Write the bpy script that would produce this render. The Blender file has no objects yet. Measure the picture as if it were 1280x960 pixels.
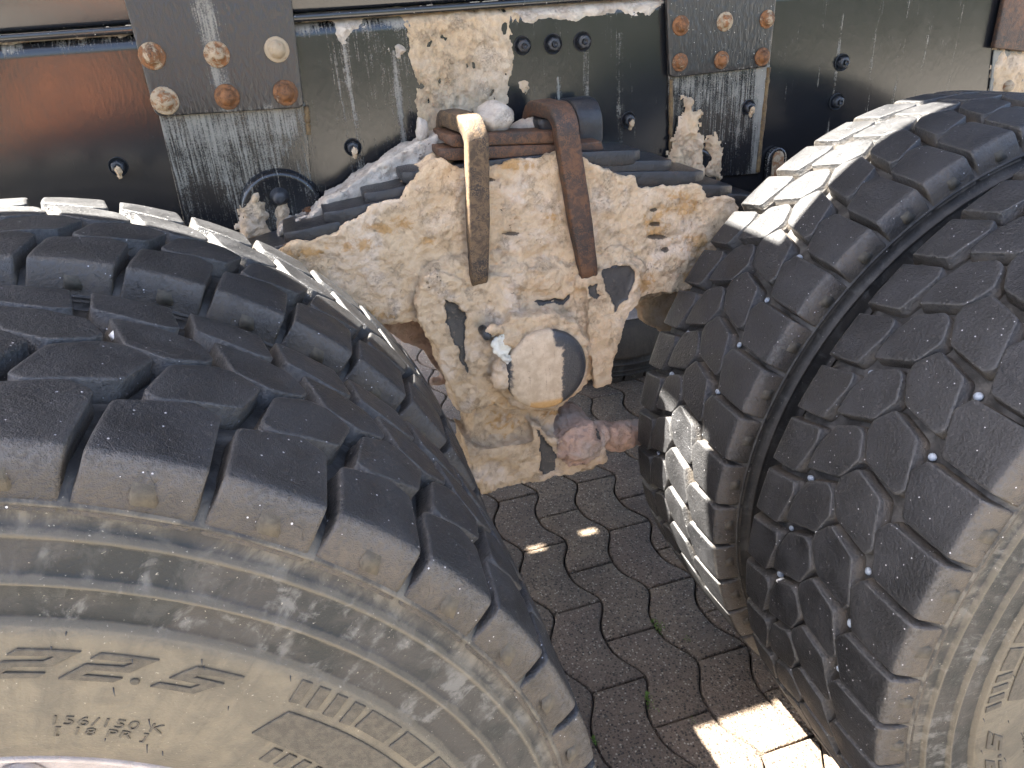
import bpy, bmesh, math, random
from mathutils import Vector, Matrix, noise
from mathutils.geometry import tessellate_polygon
import numpy as np
random.seed(7)
R_ = math.radians
scene = bpy.context.scene
col = scene.collection

# ------------------------------------------------------------------ camera
CAM = Vector((-0.3526, -0.4410, 1.2701)); YAW, PITCH, ROLL, FPX = 0.2644, -0.4732, 0.0690, 922.34
_f = Vector((math.sin(YAW)*math.cos(PITCH), math.cos(YAW)*math.cos(PITCH), math.sin(PITCH)))
_r = Vector((math.cos(YAW), -math.sin(YAW), 0)); _u = _r.cross(_f)
CR = math.cos(ROLL)*_r - math.sin(ROLL)*_u; CU = math.sin(ROLL)*_r + math.cos(ROLL)*_u
cd = bpy.data.cameras.new('camera'); cam = bpy.data.objects.new('camera', cd); col.objects.link(cam)
cd.sensor_width = 36; cd.lens = 36*FPX/1280; cd.clip_start = 0.02; cd.clip_end = 3000
cam.matrix_world = Matrix(((CR.x, CU.x, -_f.x, CAM.x), (CR.y, CU.y, -_f.y, CAM.y), (CR.z, CU.z, -_f.z, CAM.z), (0, 0, 0, 1)))
scene.camera = cam

# ------------------------------------------------------------------ sky and sun
SUN = Vector((-0.535, 0.25, 1.0)).normalized()           # towards the sun
EL = math.asin(SUN.z); AZ = math.atan2(SUN.x, SUN.y)
w = bpy.data.worlds.new('World'); scene.world = w; w.use_nodes = True
nt = w.node_tree; nt.nodes.clear()
sk = nt.nodes.new('ShaderNodeTexSky'); sk.sky_type = 'NISHITA'; sk.sun_disc = False
sk.sun_elevation = EL; sk.sun_rotation = AZ; sk.dust_density = 4.0; sk.ozone_density = 0.6; sk.air_density = 0.8; sk.altitude = 100
bg = nt.nodes.new('ShaderNodeBackground'); bg.inputs[1].default_value = 0.06
ow = nt.nodes.new('ShaderNodeOutputWorld')
nt.links.new(sk.outputs[0], bg.inputs[0]); nt.links.new(bg.outputs[0], ow.inputs[0])
sd = bpy.data.lights.new('sun', 'SUN'); so = bpy.data.objects.new('sun', sd); col.objects.link(so)
sd.energy = 5.0; sd.angle = R_(0.5); sd.color = (1.0, 0.95, 0.86)
so.rotation_euler = SUN.to_track_quat('Z', 'Y').to_euler()
scene.view_settings.view_transform = 'Standard'; scene.view_settings.look = 'None'
scene.view_settings.exposure = 4.35; scene.view_settings.gamma = 1.0
scene.view_settings.use_curve_mapping = False
scene.render.resolution_x = 1024; scene.render.resolution_y = 768

# ------------------------------------------------------------------ measuring helpers
def at(px, py, Y):
    """point on the plane y=Y seen at a pixel of the 1280x960 photograph"""
    v = _f*FPX + CR*(px-640) + CU*(480-py)
    return CAM + v*((Y-CAM.y)/v.y)
def proj(p):
    q = Vector(p)-CAM; dd = q.dot(_f)
    return 640+FPX*q.dot(CR)/dd, 480-FPX*q.dot(CU)/dd
def inpoly(x, y, P):
    c = False; n = len(P); j = n-1
    for i in range(n):
        xi, yi = P[i]; xj, yj = P[j]
        if (yi > y) != (yj > y) and x < (xj-xi)*(y-yi)/(yj-yi)+xi: c = not c
        j = i
    return c
def sdist(x, y, P):
    """distance to polygon outline, positive inside"""
    best = 1e9; n = len(P)
    for i in range(n):
        ax, ay = P[i]; bx, by = P[(i+1) % n]
        dx, dy = bx-ax, by-ay; L = dx*dx+dy*dy or 1e-12
        t = max(0, min(1, ((x-ax)*dx+(y-ay)*dy)/L))
        best = min(best, math.hypot(x-ax-t*dx, y-ay-t*dy))
    return best if inpoly(x, y, P) else -best
def fb(x, y, z, o=3):
    return noise.fractal(Vector((x, y, z)), 0.9, 2.1, o)
def sstep(a, b, x):
    t = max(0.0, min(1.0, (x-a)/(b-a))); return t*t*(3-2*t)

# ------------------------------------------------------------------ object helpers
def obj(name, me, mats, parent=None, smooth=True, **props):
    if isinstance(me, bmesh.types.BMesh):
        bm = me; me = bpy.data.meshes.new(name); bm.to_mesh(me); bm.free()
    if not isinstance(mats, (list, tuple)): mats = [mats]
    if not me.materials:
        for m in mats: me.materials.append(m)
    if smooth and len(me.polygons): me.polygons.foreach_set('use_smooth', [True]*len(me.polygons))
    o = bpy.data.objects.new(name, me); col.objects.link(o); o.parent = parent
    for k, v in props.items(): o[k] = v
    return o
def empty(name, loc=(0, 0, 0), parent=None, **props):
    o = bpy.data.objects.new(name, None); col.objects.link(o); o.location = loc; o.parent = parent
    o.empty_display_size = 0.05
    for k, v in props.items(): o[k] = v
    return o
def sharp(o, ang=35):
    me = o.data; bm = bmesh.new(); bm.from_mesh(me)
    for e in bm.edges:
        if len(e.link_faces) == 2 and e.calc_face_angle(0) > R_(ang): e.smooth = False
    bm.to_mesh(me); bm.free(); return o
def box(bm, x0, x1, y0, y1, z0, z1):
    v = [bm.verts.new(p) for p in ((x0,y0,z0),(x1,y0,z0),(x1,y1,z0),(x0,y1,z0),(x0,y0,z1),(x1,y0,z1),(x1,y1,z1),(x0,y1,z1))]
    for f in ((0,3,2,1),(4,5,6,7),(0,1,5,4),(1,2,6,5),(2,3,7,6),(3,0,4,7)): bm.faces.new([v[i] for i in f])
def bevel(bm, w, seg=2, ang=30):
    bm.normal_update()
    es = [e for e in bm.edges if len(e.link_faces) == 2 and e.calc_face_angle(0) > R_(ang)]
    bmesh.ops.bevel(bm, geom=es, offset=w, segments=seg, affect='EDGES', profile=0.5, clamp_overlap=True)
def prism(bm, P, y0, y1):
    """P: (x,z) outline, extruded from y0 to y1"""
    a = sum(P[i][0]*P[(i+1) % len(P)][1]-P[(i+1) % len(P)][0]*P[i][1] for i in range(len(P)))
    if a < 0: P = P[::-1]
    A = [bm.verts.new((x, y0, z)) for x, z in P]; B = [bm.verts.new((x, y1, z)) for x, z in P]
    bm.faces.new(A); bm.faces.new(B[::-1])
    for i in range(len(P)):
        j = (i+1) % len(P); bm.faces.new((A[j], A[i], B[i], B[j]))
DY = .034                                              # suspension stands this much further in than first measured
def at_s(px, py, Y): return at(px, py, Y+DY)
def pxprism(bm, px, Yf, Yb):
    prism(bm, [(p.x, p.z) for p in (at_s(a, b, Yf) for a, b in px)], Yf+DY, Yb+DY)
def rings(bm, R, close=True, cap0=False, cap1=False):
    V = [[bm.verts.new(p) for p in r] for r in R]; n = len(V[0])
    for a, b in zip(V, V[1:]):
        for i in range(n if close else n-1):
            j = (i+1) % n; bm.faces.new((a[i], a[j], b[j], b[i]))
    if cap0: bm.faces.new(V[0][::-1])
    if cap1: bm.faces.new(V[-1])
    return V
def tube(bm, pts, rad, n=16, cap=True, sx=1.0, noise_amp=0):
    """round tube through pts; rad number or list"""
    pts = [Vector(p) for p in pts]; rr = rad if isinstance(rad, list) else [rad]*len(pts); R = []
    for i, p in enumerate(pts):
        t = (pts[min(i+1, len(pts)-1)]-pts[max(i-1, 0)]).normalized()
        a = t.cross(Vector((0.13, 0.07, 1))).normalized() if abs(t.z) < .95 else t.cross(Vector((0, 1, 0))).normalized()
        b = t.cross(a)
        R.append([p + (a*math.cos(k*2*math.pi/n)*sx + b*math.sin(k*2*math.pi/n))*rr[i] for k in range(n)])
    rings(bm, R, True, cap, cap)
    bmesh.ops.recalc_face_normals(bm, faces=bm.faces[:])
def lathe_y(bm, prof, n=32, cx=0, cz=0, cap0=True, cap1=True):
    """prof: (y, r) list, revolved about the y axis at cx, cz"""
    rings(bm, [[(cx+r*math.cos(k*2*math.pi/n), y, cz+r*math.sin(k*2*math.pi/n)) for k in range(n)] for y, r in prof], True, cap0, cap1)
    bmesh.ops.recalc_face_normals(bm, faces=bm.faces[:])
def lump(bm, c, r, sc=(1, 1, 1)):
    m = Matrix.Translation(c) @ Matrix.Diagonal((r*sc[0], r*sc[1], r*sc[2], 1))
    bmesh.ops.create_icosphere(bm, subdivisions=2, radius=1, matrix=m)
def remesh(bm, vox):
    me = bpy.data.meshes.new('tmp'); bm.to_mesh(me); bm.free()
    o = bpy.data.objects.new('tmp', me); col.objects.link(o)
    md = o.modifiers.new('r', 'REMESH'); md.mode = 'VOXEL'; md.voxel_size = vox; md.use_smooth_shade = True
    dg = bpy.context.evaluated_depsgraph_get()
    out = bpy.data.meshes.new_from_object(o.evaluated_get(dg))
    bpy.data.objects.remove(o); bpy.data.meshes.remove(me); out.materials.clear(); return out
def setattr_f(me, name, vals):
    a = me.attributes.new(name, 'FLOAT', 'POINT'); a.data.foreach_set('value', vals)

# ------------------------------------------------------------------ material helpers
class M:
    def __init__(s, name):
        s.m = bpy.data.materials.new(name); s.m.use_nodes = True; s.nt = s.m.node_tree
        s.p = s.nt.nodes['Principled BSDF']
    def n(s, t, **kw):
        o = s.nt.nodes.new(t)
        for k, v in kw.items():
            if k.startswith('i_'):
                key = k[2:]; key = int(key) if key.isdigit() else key.replace('_', ' ')
                s.put(o.inputs[key], v)
            else: setattr(o, k, v)
        return o
    def put(s, sock, v):
        if isinstance(v, bpy.types.NodeSocket): s.nt.links.new(v, sock)
        elif v is not None:
            if hasattr(sock.default_value, '__len__') and len(sock.default_value) == 4 and len(v) == 3: v = (*v, 1)
            sock.default_value = v
    def pos(s): return s.n('ShaderNodeNewGeometry').outputs['Position']
    def oc(s): return s.n('ShaderNodeTexCoord').outputs['Object']
    def scale(s, v, sc): return s.n('ShaderNodeMapping', i_Vector=v, i_Scale=sc).outputs[0]
    def noise(s, v, sc, det=4, rough=.55, dist=0.0):
        return s.n('ShaderNodeTexNoise', i_Vector=v, i_Scale=sc, i_Detail=det, i_Roughness=rough, i_Distortion=dist).outputs[0]
    def vor(s, v, sc, feature='F1', out=0, rnd=1.0):
        return s.n('ShaderNodeTexVoronoi', feature=feature, i_Vector=v, i_Scale=sc, i_Randomness=rnd).outputs[out]
    def math(s, op, a, b=None, c=None, clamp=False):
        o = s.n('ShaderNodeMath', operation=op, use_clamp=clamp); s.put(o.inputs[0], a)
        if b is not None: s.put(o.inputs[1], b)
        if c is not None: s.put(o.inputs[2], c)
        return o.outputs[0]
    def ramp(s, v, a, b, lo=0.0, hi=1.0):
        return s.n('ShaderNodeMapRange', interpolation_type='SMOOTHSTEP', i_Value=v, i_1=a, i_2=b, i_3=lo, i_4=hi).outputs[0]
    def mix(s, f, a, b):
        o = s.n('ShaderNodeMix', data_type='RGBA'); s.put(o.inputs[0], f); s.put(o.inputs[6], a); s.put(o.inputs[7], b); return o.outputs[2]
    def attr(s, name): return s.n('ShaderNodeAttribute', attribute_name=name).outputs['Fac']
    def rand(s): return s.n('ShaderNodeObjectInfo').outputs['Random']
    def sep(s, v): return s.n('ShaderNodeSeparateXYZ', i_0=v).outputs
    def out(s, color, rough=.6, metal=0.0, bump=None, strength=.5, dist=.002, spec=.5):
        s.put(s.p.inputs['Base Color'], color); s.put(s.p.inputs['Roughness'], rough); s.put(s.p.inputs['Metallic'], metal)
        s.put(s.p.inputs['Specular IOR Level'], spec)
        if bump is not None:
            b = s.n('ShaderNodeBump', i_Strength=strength, i_Distance=dist, i_Height=bump)
            s.put(s.p.inputs['Normal'], b.outputs[0])
        return s.m

def mat_rubber():
    s = M('rubber'); P = s.pos()
    wall = s.attr('wall')
    n1 = s.noise(P, 22, 5, .6); n2 = s.noise(P, 240, 3, .6); n3 = s.noise(P, 900, 2)
    base = s.mix(s.ramp(n1, .35, .7), (.0085, .0086, .0095), (.018, .018, .0195))
    base = s.mix(s.math('MULTIPLY', s.rand(), .3), base, (.026, .025, .024))
    base = s.mix(s.ramp(n2, .62, .80, 0, .5), base, (.11, .10, .09))
    brown = s.mix(s.ramp(n1, .3, .7), (.014, .012, .010), (.062, .050, .037))
    brown = s.mix(s.ramp(n2, .45, .75), brown, (.03, .026, .024))
    wf = s.ramp(s.math('ADD', wall, s.math('ADD', s.math('MULTIPLY', s.math('SUBTRACT', n2, .5), 1.3), s.math('MULTIPLY', s.math('SUBTRACT', n1, .5), .9))), .30, .85, 0, .85)
    base = s.mix(wf, base, brown)
    base = s.mix(s.math('MULTIPLY', s.attr('edge'), s.ramp(n2, .35, .65, .15, .75)), base, (.060, .058, .056))
    v = s.n('ShaderNodeTexVoronoi', i_Vector=P, i_Scale=230)
    dot = s.math('LESS_THAN', v.outputs[0], s.math('MULTIPLY', s.sep(v.outputs[1])[1], .20))
    pick = s.math('GREATER_THAN', s.sep(v.outputs[1])[0], .84)
    base = s.mix(s.math('MULTIPLY', s.math('MULTIPLY', dot, pick), .8), base, (.42, .41, .42))
    cr = s.ramp(s.noise(s.scale(P, (1, 1, 1)), 60, 4, .7, 1.2), .63, .70)
    bump = s.math('ADD', s.math('MULTIPLY', n3, .5), s.math('ADD', n2, s.math('MULTIPLY', cr, -.5)))
    return s.out(base, s.ramp(n1, .3, .7, .40, .60), bump=bump, strength=.9, dist=.0018, spec=.34)
def mat_sidewall(name, tan, dark, mid, amount=1.0):
    s = M(name); O = s.oc(); P = s.pos(); x, y, z = s.sep(O)
    r = s.math('SQRT', s.math('ADD', s.math('MULTIPLY', x, x), s.math('MULTIPLY', z, z)))
    th = s.math('ARCTAN2', z, x)
    pol = s.n('ShaderNodeCombineXYZ', i_0=s.math('MULTIPLY', th, .42), i_1=r, i_2=y).outputs[0]
    big = s.noise(P, 13, 6, .62, .8); sm = s.noise(P, 45, 6, .65, .6); fine = s.noise(P, 380, 3)
    rad = s.noise(s.scale(pol, (60, 6, 1)), 1.0, 5, .65, .5)
    smear = s.math('ADD', s.math('MULTIPLY', sm, .6), s.math('MULTIPLY', rad, .4))
    # r zones: lower sidewall is coated in dried dust, upper is scuffed
    zone = s.ramp(r, .4445, .4405)
    c_up = s.mix(s.ramp(big, .42, .58), dark, mid)
    c_up = s.mix(s.math('MULTIPLY', s.ramp(smear, .49, .60), s.ramp(s.noise(P, 26, 4, .6, .5), .42, .58, .15, .9*amount)), c_up, (.080, .078, .072))
    c_up = s.mix(s.ramp(s.math('ADD', r, s.math('MULTIPLY', s.math('SUBTRACT', big, .5), .03)), .494, .512, 0, .8*amount), c_up, s.mix(s.ramp(smear, .42, .60), (.018, .017, .016), s.mix(.35, tan, (.05, .05, .048))))
    c_lo = s.mix(s.ramp(smear, .35, .68), tan, s.mix(.55, tan, mid))
    c_lo = s.mix(s.ramp(big, .50, .68, 0, .7), c_lo, s.mix(.45, tan, dark))
    c_lo = s.mix(s.ramp(rad, .56, .70, 0, .45), c_lo, s.mix(.6, tan, dark))
    c = s.mix(zone, c_up, c_lo)
    for rr in (.498, .4695, .4425):
        k = s.ramp(s.math('ABSOLUTE', s.math('SUBTRACT', r, s.math('ADD', rr, s.math('MULTIPLY', s.math('SUBTRACT', sm, .5), .006)))), .0040, .001, 0, .6*amount)
        c = s.mix(k, c, tan)
    c = s.mix(s.ramp(fine, .66, .78, 0, .5), c, (.34, .31, .25))
    wall = s.attr('wall'); c = s.mix(wall, c, s.mix(s.ramp(sm, .4, .7), (.012, .011, .010), (.060, .056, .052)))
    bump = s.math('ADD', s.math('MULTIPLY', fine, .4), s.math('ADD', sm, s.math('MULTIPLY', rad, .5)))
    return s.out(c, .68, bump=bump, strength=.7, dist=.002, spec=.4)
def mat_mud(name, a=(.50, .37, .235), b=(.40, .285, .175), pale=(.55, .435, .325), dark=.35):
    s = M(name); P = s.pos()
    st = s.attr('stain'); pit = s.attr('pit')
    n1 = s.noise(P, 14, 5, .6, .4); n2 = s.noise(P, 70, 6, .68, .5); n3 = s.noise(P, 420, 4, .65); n4 = s.noise(P, 160, 5, .7, 1.5)
    c = s.mix(s.ramp(n2, .30, .60), b, a)
    c = s.mix(s.ramp(n1, .48, .66, 0, .85), c, pale)
    org = s.mix(n2, (.22, .10, .025), (.46, .26, .08))
    rag = s.math('ADD', s.math('MULTIPLY', s.math('SUBTRACT', n2, .5), 1.7), s.math('MULTIPLY', s.math('SUBTRACT', s.noise(P, 38, 5, .65, 1.0), .5), 1.6))
    c = s.mix(s.ramp(s.math('ADD', s.math('MULTIPLY', st, .75), s.math('MULTIPLY', rag, s.ramp(st, .02, .3))), .32, .72, 0, .72), c, org)
    crack = s.ramp(s.math('ABSOLUTE', s.math('SUBTRACT', n4, .5)), .0, .016, 1, 0)
    where = s.ramp(s.noise(P, 28, 4, .6), .50, .66)
    ck = s.math('MULTIPLY', crack, where)
    c = s.mix(s.math('MULTIPLY', ck, .8), c, (.10, .065, .038))
    pt = s.ramp(s.math('ADD', pit, s.math('MULTIPLY', s.math('SUBTRACT', n4, .5), .8)), .45, .62)
    hole = s.math('MULTIPLY', s.ramp(s.noise(P, 190, 4, .65, .8), .63, .69), s.ramp(s.noise(P, 24, 4, .6), .52, .64))
    c = s.mix(s.math('MULTIPLY', s.math('MAXIMUM', pt, hole), .85), c, (.035, .03, .026))
    bump = s.math('ADD', s.math('MULTIPLY', n3, .30), s.math('ADD', s.math('MULTIPLY', n2, .55), s.math('ADD', s.math('MULTIPLY', ck, -.45), s.math('MULTIPLY', hole, -.7))))
    chip = s.ramp(s.math('ADD', s.attr('chip'), s.math('MULTIPLY', s.math('SUBTRACT', n4, .5), .5)), .42, .58)
    steel = s.mix(s.ramp(n4, .55, .72, 0, .6), s.mix(n2, (.030, .029, .029), (.055, .050, .045)), (.20, .15, .10))
    c = s.mix(chip, c, steel)
    bump = s.math('MULTIPLY', bump, s.math('SUBTRACT', 1.0, s.math('MULTIPLY', chip, .85)))
    return s.out(c, s.ramp(chip, 0, 1, .92, .5), bump=bump, strength=1.0, dist=.009, spec=.25)
def mat_paint(name, wash=1.0, rough=.15, orange_peel=.15, tint=(.008, .0085, .010)):
    s = M(name); P = s.pos(); D = s.attr('dust')
    st = s.noise(s.scale(P, (300, 60, 11)), 1.0, 5, .66, .35); st2 = s.noise(s.scale(P, (60, 30, 3)), 1.0, 4, .6, .2)
    fine = s.noise(P, 430, 3, .6); mid = s.noise(P, 34, 5, .65)
    k = s.math('ADD', s.math('ADD', s.math('MULTIPLY', st, .5), s.math('MULTIPLY', fine, .28)), s.math('MULTIPLY', mid, .22))
    m = s.ramp(s.math('ADD', k, s.math('MULTIPLY', D, .36)), .65, .80, 0, .62)
    film = s.math('MULTIPLY', s.ramp(s.math('ADD', st2, s.math('MULTIPLY', D, .5)), .60, 1.2), .05*wash)
    c = s.mix(film, tint, (.20, .17, .12))
    c = s.mix(m, c, s.mix(mid, (.15, .14, .115), (.32, .30, .25)))
    v = s.n('ShaderNodeTexVoronoi', i_Vector=s.scale(P, (1, 1, .7)), i_Scale=260)
    sp = s.math('MULTIPLY', s.math('LESS_THAN', v.outputs[0], s.math('MULTIPLY', s.sep(v.outputs[1])[0], .17)), s.math('GREATER_THAN', s.math('ADD', s.sep(v.outputs[1])[1], s.math('MULTIPLY', D, .35)), .80))
    c = s.mix(s.math('MULTIPLY', sp, .7), c, (.5, .47, .42))
    r = s.math('ADD', s.math('MULTIPLY', m, .6), s.math('ADD', s.math('MULTIPLY', film, 1.2), s.math('ADD', rough, s.math('MULTIPLY', mid, .10))))
    peel = s.noise(s.scale(P, (1, 1, .35)), 210, 3, .55)
    bump = s.math('ADD', s.math('MULTIPLY', peel, orange_peel), s.math('MULTIPLY', m, .3))
    return s.out(c, r, bump=bump, strength=.5, dist=.002, spec=.5)
def mat_rust(name, a, b, dark=(.05, .03, .02), amt=.5, pale=None, metal=0.0, rough=.75):
    s = M(name); P = s.pos()
    n1 = s.noise(P, 90, 6, .68, .6); n2 = s.noise(P, 480, 4, .65); n3 = s.noise(P, 28, 4, .6)
    c = s.mix(s.ramp(n1, .38, .62), a, b)
    c = s.mix(s.ramp(s.math('ADD', s.math('MULTIPLY', n2, .5), s.math('MULTIPLY', n3, .5)), .62-.2*amt, .72-.2*amt), c, dark)
    if pale: c = s.mix(s.ramp(s.math('ADD', s.math('MULTIPLY', s.rand(), .34), s.math('MULTIPLY', n1, .7)), .54, .64), c, pale)
    return s.out(c, rough, metal, bump=s.math('ADD', n1, s.math('MULTIPLY', n2, .5)), strength=.8, dist=.002, spec=.4)
def mat_paver():
    s = M('paver_concrete'); P = s.pos()
    n1 = s.noise(P, 9, 5, .6); n2 = s.noise(P, 330, 3, .6); n3 = s.noise(P, 900, 2)
    c = s.mix(s.ramp(n1, .3, .7), (.120, .090, .064), (.172, .128, .086))
    c = s.mix(s.math('MULTIPLY', s.rand(), .5), c, (.118, .083, .064))
    v = s.n('ShaderNodeTexVoronoi', i_Vector=P, i_Scale=190); g = s.sep(v.outputs[1])
    c = s.mix(s.math('MULTIPLY', s.ramp(g[0], .55, 1.0), s.ramp(v.outputs[0], .55, .25, 0, .75)), c, (.42, .37, .29))
    c = s.mix(s.math('MULTIPLY', s.ramp(g[1], .45, .9), s.ramp(v.outputs[0], .65, .35, 0, .85)), c, (.022, .018, .015))
    c = s.mix(s.ramp(n2, .56, .70, 0, .85), c, (.018, .014, .012))
    st = s.noise(P, 3.1, 4, .6, .5); c = s.mix(s.ramp(st, .52, .70, 0, .45), c, (.035, .028, .024))
    bump = s.math('ADD', s.math('MULTIPLY', v.outputs[0], -.6), s.math('ADD', n2, s.math('MULTIPLY', n3, .4)))
    return s.out(c, .85, bump=bump, strength=1.0, dist=.005, spec=.35)
def mat_plain(name, c, rough=.7, sc=60, var=.35, metal=0.0, c2=None):
    s = M(name); P = s.pos(); n1 = s.noise(P, sc, 5, .6); n2 = s.noise(P, sc*7, 3)
    c2 = c2 or tuple(x*(1-var) for x in c)
    cc = s.mix(s.ramp(n1, .35, .65), c, c2)
    return s.out(cc, rough, metal, bump=s.math('ADD', n1, n2), strength=.4, dist=.002)
def mat_hubcap():
    s = M('hub_cap_steel'); O = s.oc(); x, y, z = s.sep(O); P = s.pos()
    n1 = s.noise(P, 60, 6, .65); n2 = s.noise(P, 320, 4, .65); st = s.noise(s.scale(P, (220, 60, 22)), 1.0, 4, .6)
    edge = s.math('ADD', x, s.math('MULTIPLY', s.math('SUBTRACT', n1, .5), .022))
    dk = s.ramp(s.math('ADD', edge, s.math('MULTIPLY', s.math('SUBTRACT', n2, .5), .012)), .024, .030)
    top = s.ramp(s.math('ADD', z, s.math('MULTIPLY', s.math('SUBTRACT', n1, .5), .03)), .040, .047)
    dk = s.math('MAXIMUM', dk, s.math('MULTIPLY', top, s.ramp(edge, .008, .014)))
    lf = s.ramp(edge, -.060, -.066)
    mud = s.mix(s.ramp(n1, .35, .65), (.36, .27, .175), (.47, .36, .245))
    mud = s.mix(s.ramp(s.math('ADD', s.math('MULTIPLY', st, .6), s.math('MULTIPLY', n2, .4)), .56, .66, 0, .6), mud, (.16, .12, .085))
    low = s.math('MULTIPLY', s.ramp(z, -.050, -.058), s.math('GREATER_THAN', x, -.03)); mud = s.mix(s.math('MULTIPLY', low, .7), mud, (.45, .24, .06))
    met = s.mix(s.ramp(s.math('ADD', s.math('MULTIPLY', st, .5), s.math('MULTIPLY', n2, .5)), .55, .72, 0, .55), (.03, .03, .032), (.28, .26, .23))
    d = s.math('MAXIMUM', dk, lf)
    c = s.mix(d, mud, met)
    return s.out(c, s.ramp(d, 0, 1, .9, .38), bump=s.math('ADD', n1, s.math('SUBTRACT', n2, d)), strength=.55, dist=.0025)

rubber = mat_rubber()
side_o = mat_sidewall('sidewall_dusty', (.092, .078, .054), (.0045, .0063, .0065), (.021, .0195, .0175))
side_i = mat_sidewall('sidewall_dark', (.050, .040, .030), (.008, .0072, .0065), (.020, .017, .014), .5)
mud = mat_mud('dried_mud')
muddusty = mat_mud('dusty_mud', (.44, .33, .21), (.29, .215, .14), (.50, .40, .29))
mudpink = mat_mud('dried_mud_red', (.40, .27, .20), (.28, .19, .14), (.43, .35, .29))
mudgrey = mat_mud('loose_grit', (.44, .38, .31), (.34, .29, .24), (.50, .45, .38))
paint = mat_paint('black_chassis_paint')
paint_plate = mat_paint('textured_black_paint', .7, .26, 1.8, (.012, .0115, .0125))
steel_dk = mat_rust('dark_spring_steel', (.016, .016, .018), (.010, .010, .011), (.10, .048, .02), .22, rough=.30)
rust_dk = mat_rust('rusty_steel', (.095, .042, .018), (.040, .022, .014), (.020, .016, .013), .6, rough=.62)
strap_m = mat_rust('muddy_strap', (.12, .075, .038), (.050, .032, .018), (.022, .018, .015), .55, pale=None, rough=.8)
rustbolt = mat_rust('rusted_bolt', (.17, .072, .024), (.075, .032, .012), (.028, .016, .010), .55, pale=(.26, .205, .135))
boltblack = mat_rust('black_bolt', (.018, .019, .022), (.030, .032, .036), (.10, .07, .05), .2, rough=.35)
weld_m = mat_rust('rusty_weld', (.13, .085, .035), (.075, .045, .02), (.02, .016, .012), .5)
paver_m = mat_paver()
soil = mat_plain('joint_soil', (.030, .024, .018), .95, 120, .5)
lettering_m = mat_plain('dusty_lettering', (.052, .044, .031), .8, 160, .4)
pebble_m = mat_plain('pale_stone', (.68, .66, .62), .6, 200, .2)
eject_m = mat_plain('groove_stud', (.26, .29, .33), .6, 260, .3)
rim_m = mat_plain('rim_paint', (.30, .265, .25), .5, 90, .2)
hub_m = mat_hubcap()
greenm = mat_plain('moss_green', (.12, .19, .03), .8, 300, .5)
blocker_m = mat_plain('blocker_steel', (.10, .10, .10), .6, 20, .3)
hair_m = mat_plain('vent_rubber', (.012, .012, .013), .6, 50, .1)

# ------------------------------------------------------------------ ground and pavers
bm = bmesh.new(); g = 600
vs = [bm.verts.new(p) for p in ((-g, -g, -.016), (g, -g, -.016), (g, g, -.016), (-g, g, -.016))]; bm.faces.new(vs)
ground = obj('ground', bm, soil, smooth=False, kind='structure', label='dark soil bed under the interlocking concrete pavers', category='ground')
s = M('ground_far'); P = s.pos(); xx, yy, zz = s.sep(P)
n1 = s.noise(P, 1.5, 5, .6); n2 = s.noise(P, 140, 3, .6)
far = s.mix(n1, (.15, .138, .12), (.21, .19, .165)); far = s.mix(s.ramp(n2, .5, .7, 0, .5), far, (.07, .06, .05))
inx = s.math('MULTIPLY', s.math('GREATER_THAN', xx, -.72), s.math('LESS_THAN', xx, 1.22))
iny = s.math('MULTIPLY', s.math('GREATER_THAN', yy, -.50), s.math('LESS_THAN', yy, 2.95))
gm = s.out(s.mix(s.math('MULTIPLY', inx, iny), far, (.028, .022, .017)), .95, bump=n2, strength=.5)
ground.data.materials[0] = gm
PW, PL = .1215, .2353                                  # course width and paver length
def wave(y): return .0195*math.cos((y-1.024)/PL*2*math.pi) + .004*math.cos((y-1.024)/PL*4*math.pi)
def paver_mesh(par):
    """outline centred on x=0; joint ends at a wave crest or trough"""
    bm = bmesh.new(); gap = .0022; N = 14; L = []; Rr = []
    y0 = 1.024 if par else 1.024+PL/2
    for i in range(N+1):
        t = i/N; y = gap+(PL-2*gap)*t; wv = wave(y0+y); L.append((-PW/2+gap+wv, y-PL/2)); Rr.append((PW/2-gap+wv, y-PL/2))
    out = L + Rr[::-1]; n = len(out)
    cx = sum(p[0] for p in out)/n
    def ring(ins, z):
        r = []
        for i, (x, y) in enumerate(out):
            a = out[i-1]; b = out[(i+1) % n]; t = Vector((b[0]-a[0], b[1]-a[1])).normalized(); nx, ny = t.y, -t.x
            if nx*(x-cx)+ny*y < 0 and abs(nx) > .3 and (nx > 0) != (i > N): nx, ny = -nx, -ny
            if i in (0, N, N+1, 2*N+1):
                nx = -.7 if i in (0, N) else .7; ny = -.7 if i in (0, 2*N+1) else .7
            r.append((x-nx*ins, y-ny*ins, z+.0006*fb(x*60, y*60, par*9)))
        return r
    V = rings(bm, [ring(0, -.03), ring(0, -.005), ring(.0015, -.0015), ring(.005, 0)], True)
    top = V[-1]
    for i in range(N): bm.faces.new((top[i+1], top[i], top[2*N+1-i], top[2*N-i]))
    bmesh.ops.recalc_face_normals(bm, faces=bm.faces[:])
    me = bpy.data.meshes.new('paver'); bm.to_mesh(me); bm.free(); me.materials.append(paver_m)
    me.polygons.foreach_set('use_smooth', [True]*len(me.polygons)); return me
PM = [paver_mesh(0), paver_mesh(1)]
for c in range(-6, 9):
    par = c % 2; xc = .140 + PW*(c-.5)                  # course c ends at x=.140 for c=0
    par = 1 if c % 2 == 0 else 0
    for k in range(-7, 8):
        yc = 1.024 + PL/2 + k*PL + (0 if par else PL/2)
        if not -.45 < yc < 2.85: continue
        o = bpy.data.objects.new('paver', PM[par]); col.objects.link(o); o.parent = ground
        o.location = (xc, yc, random.uniform(-.0014, .0010)); o.rotation_euler = (random.uniform(-.006, .006), random.uniform(-.008, .008), random.uniform(-.006, .006))

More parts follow.
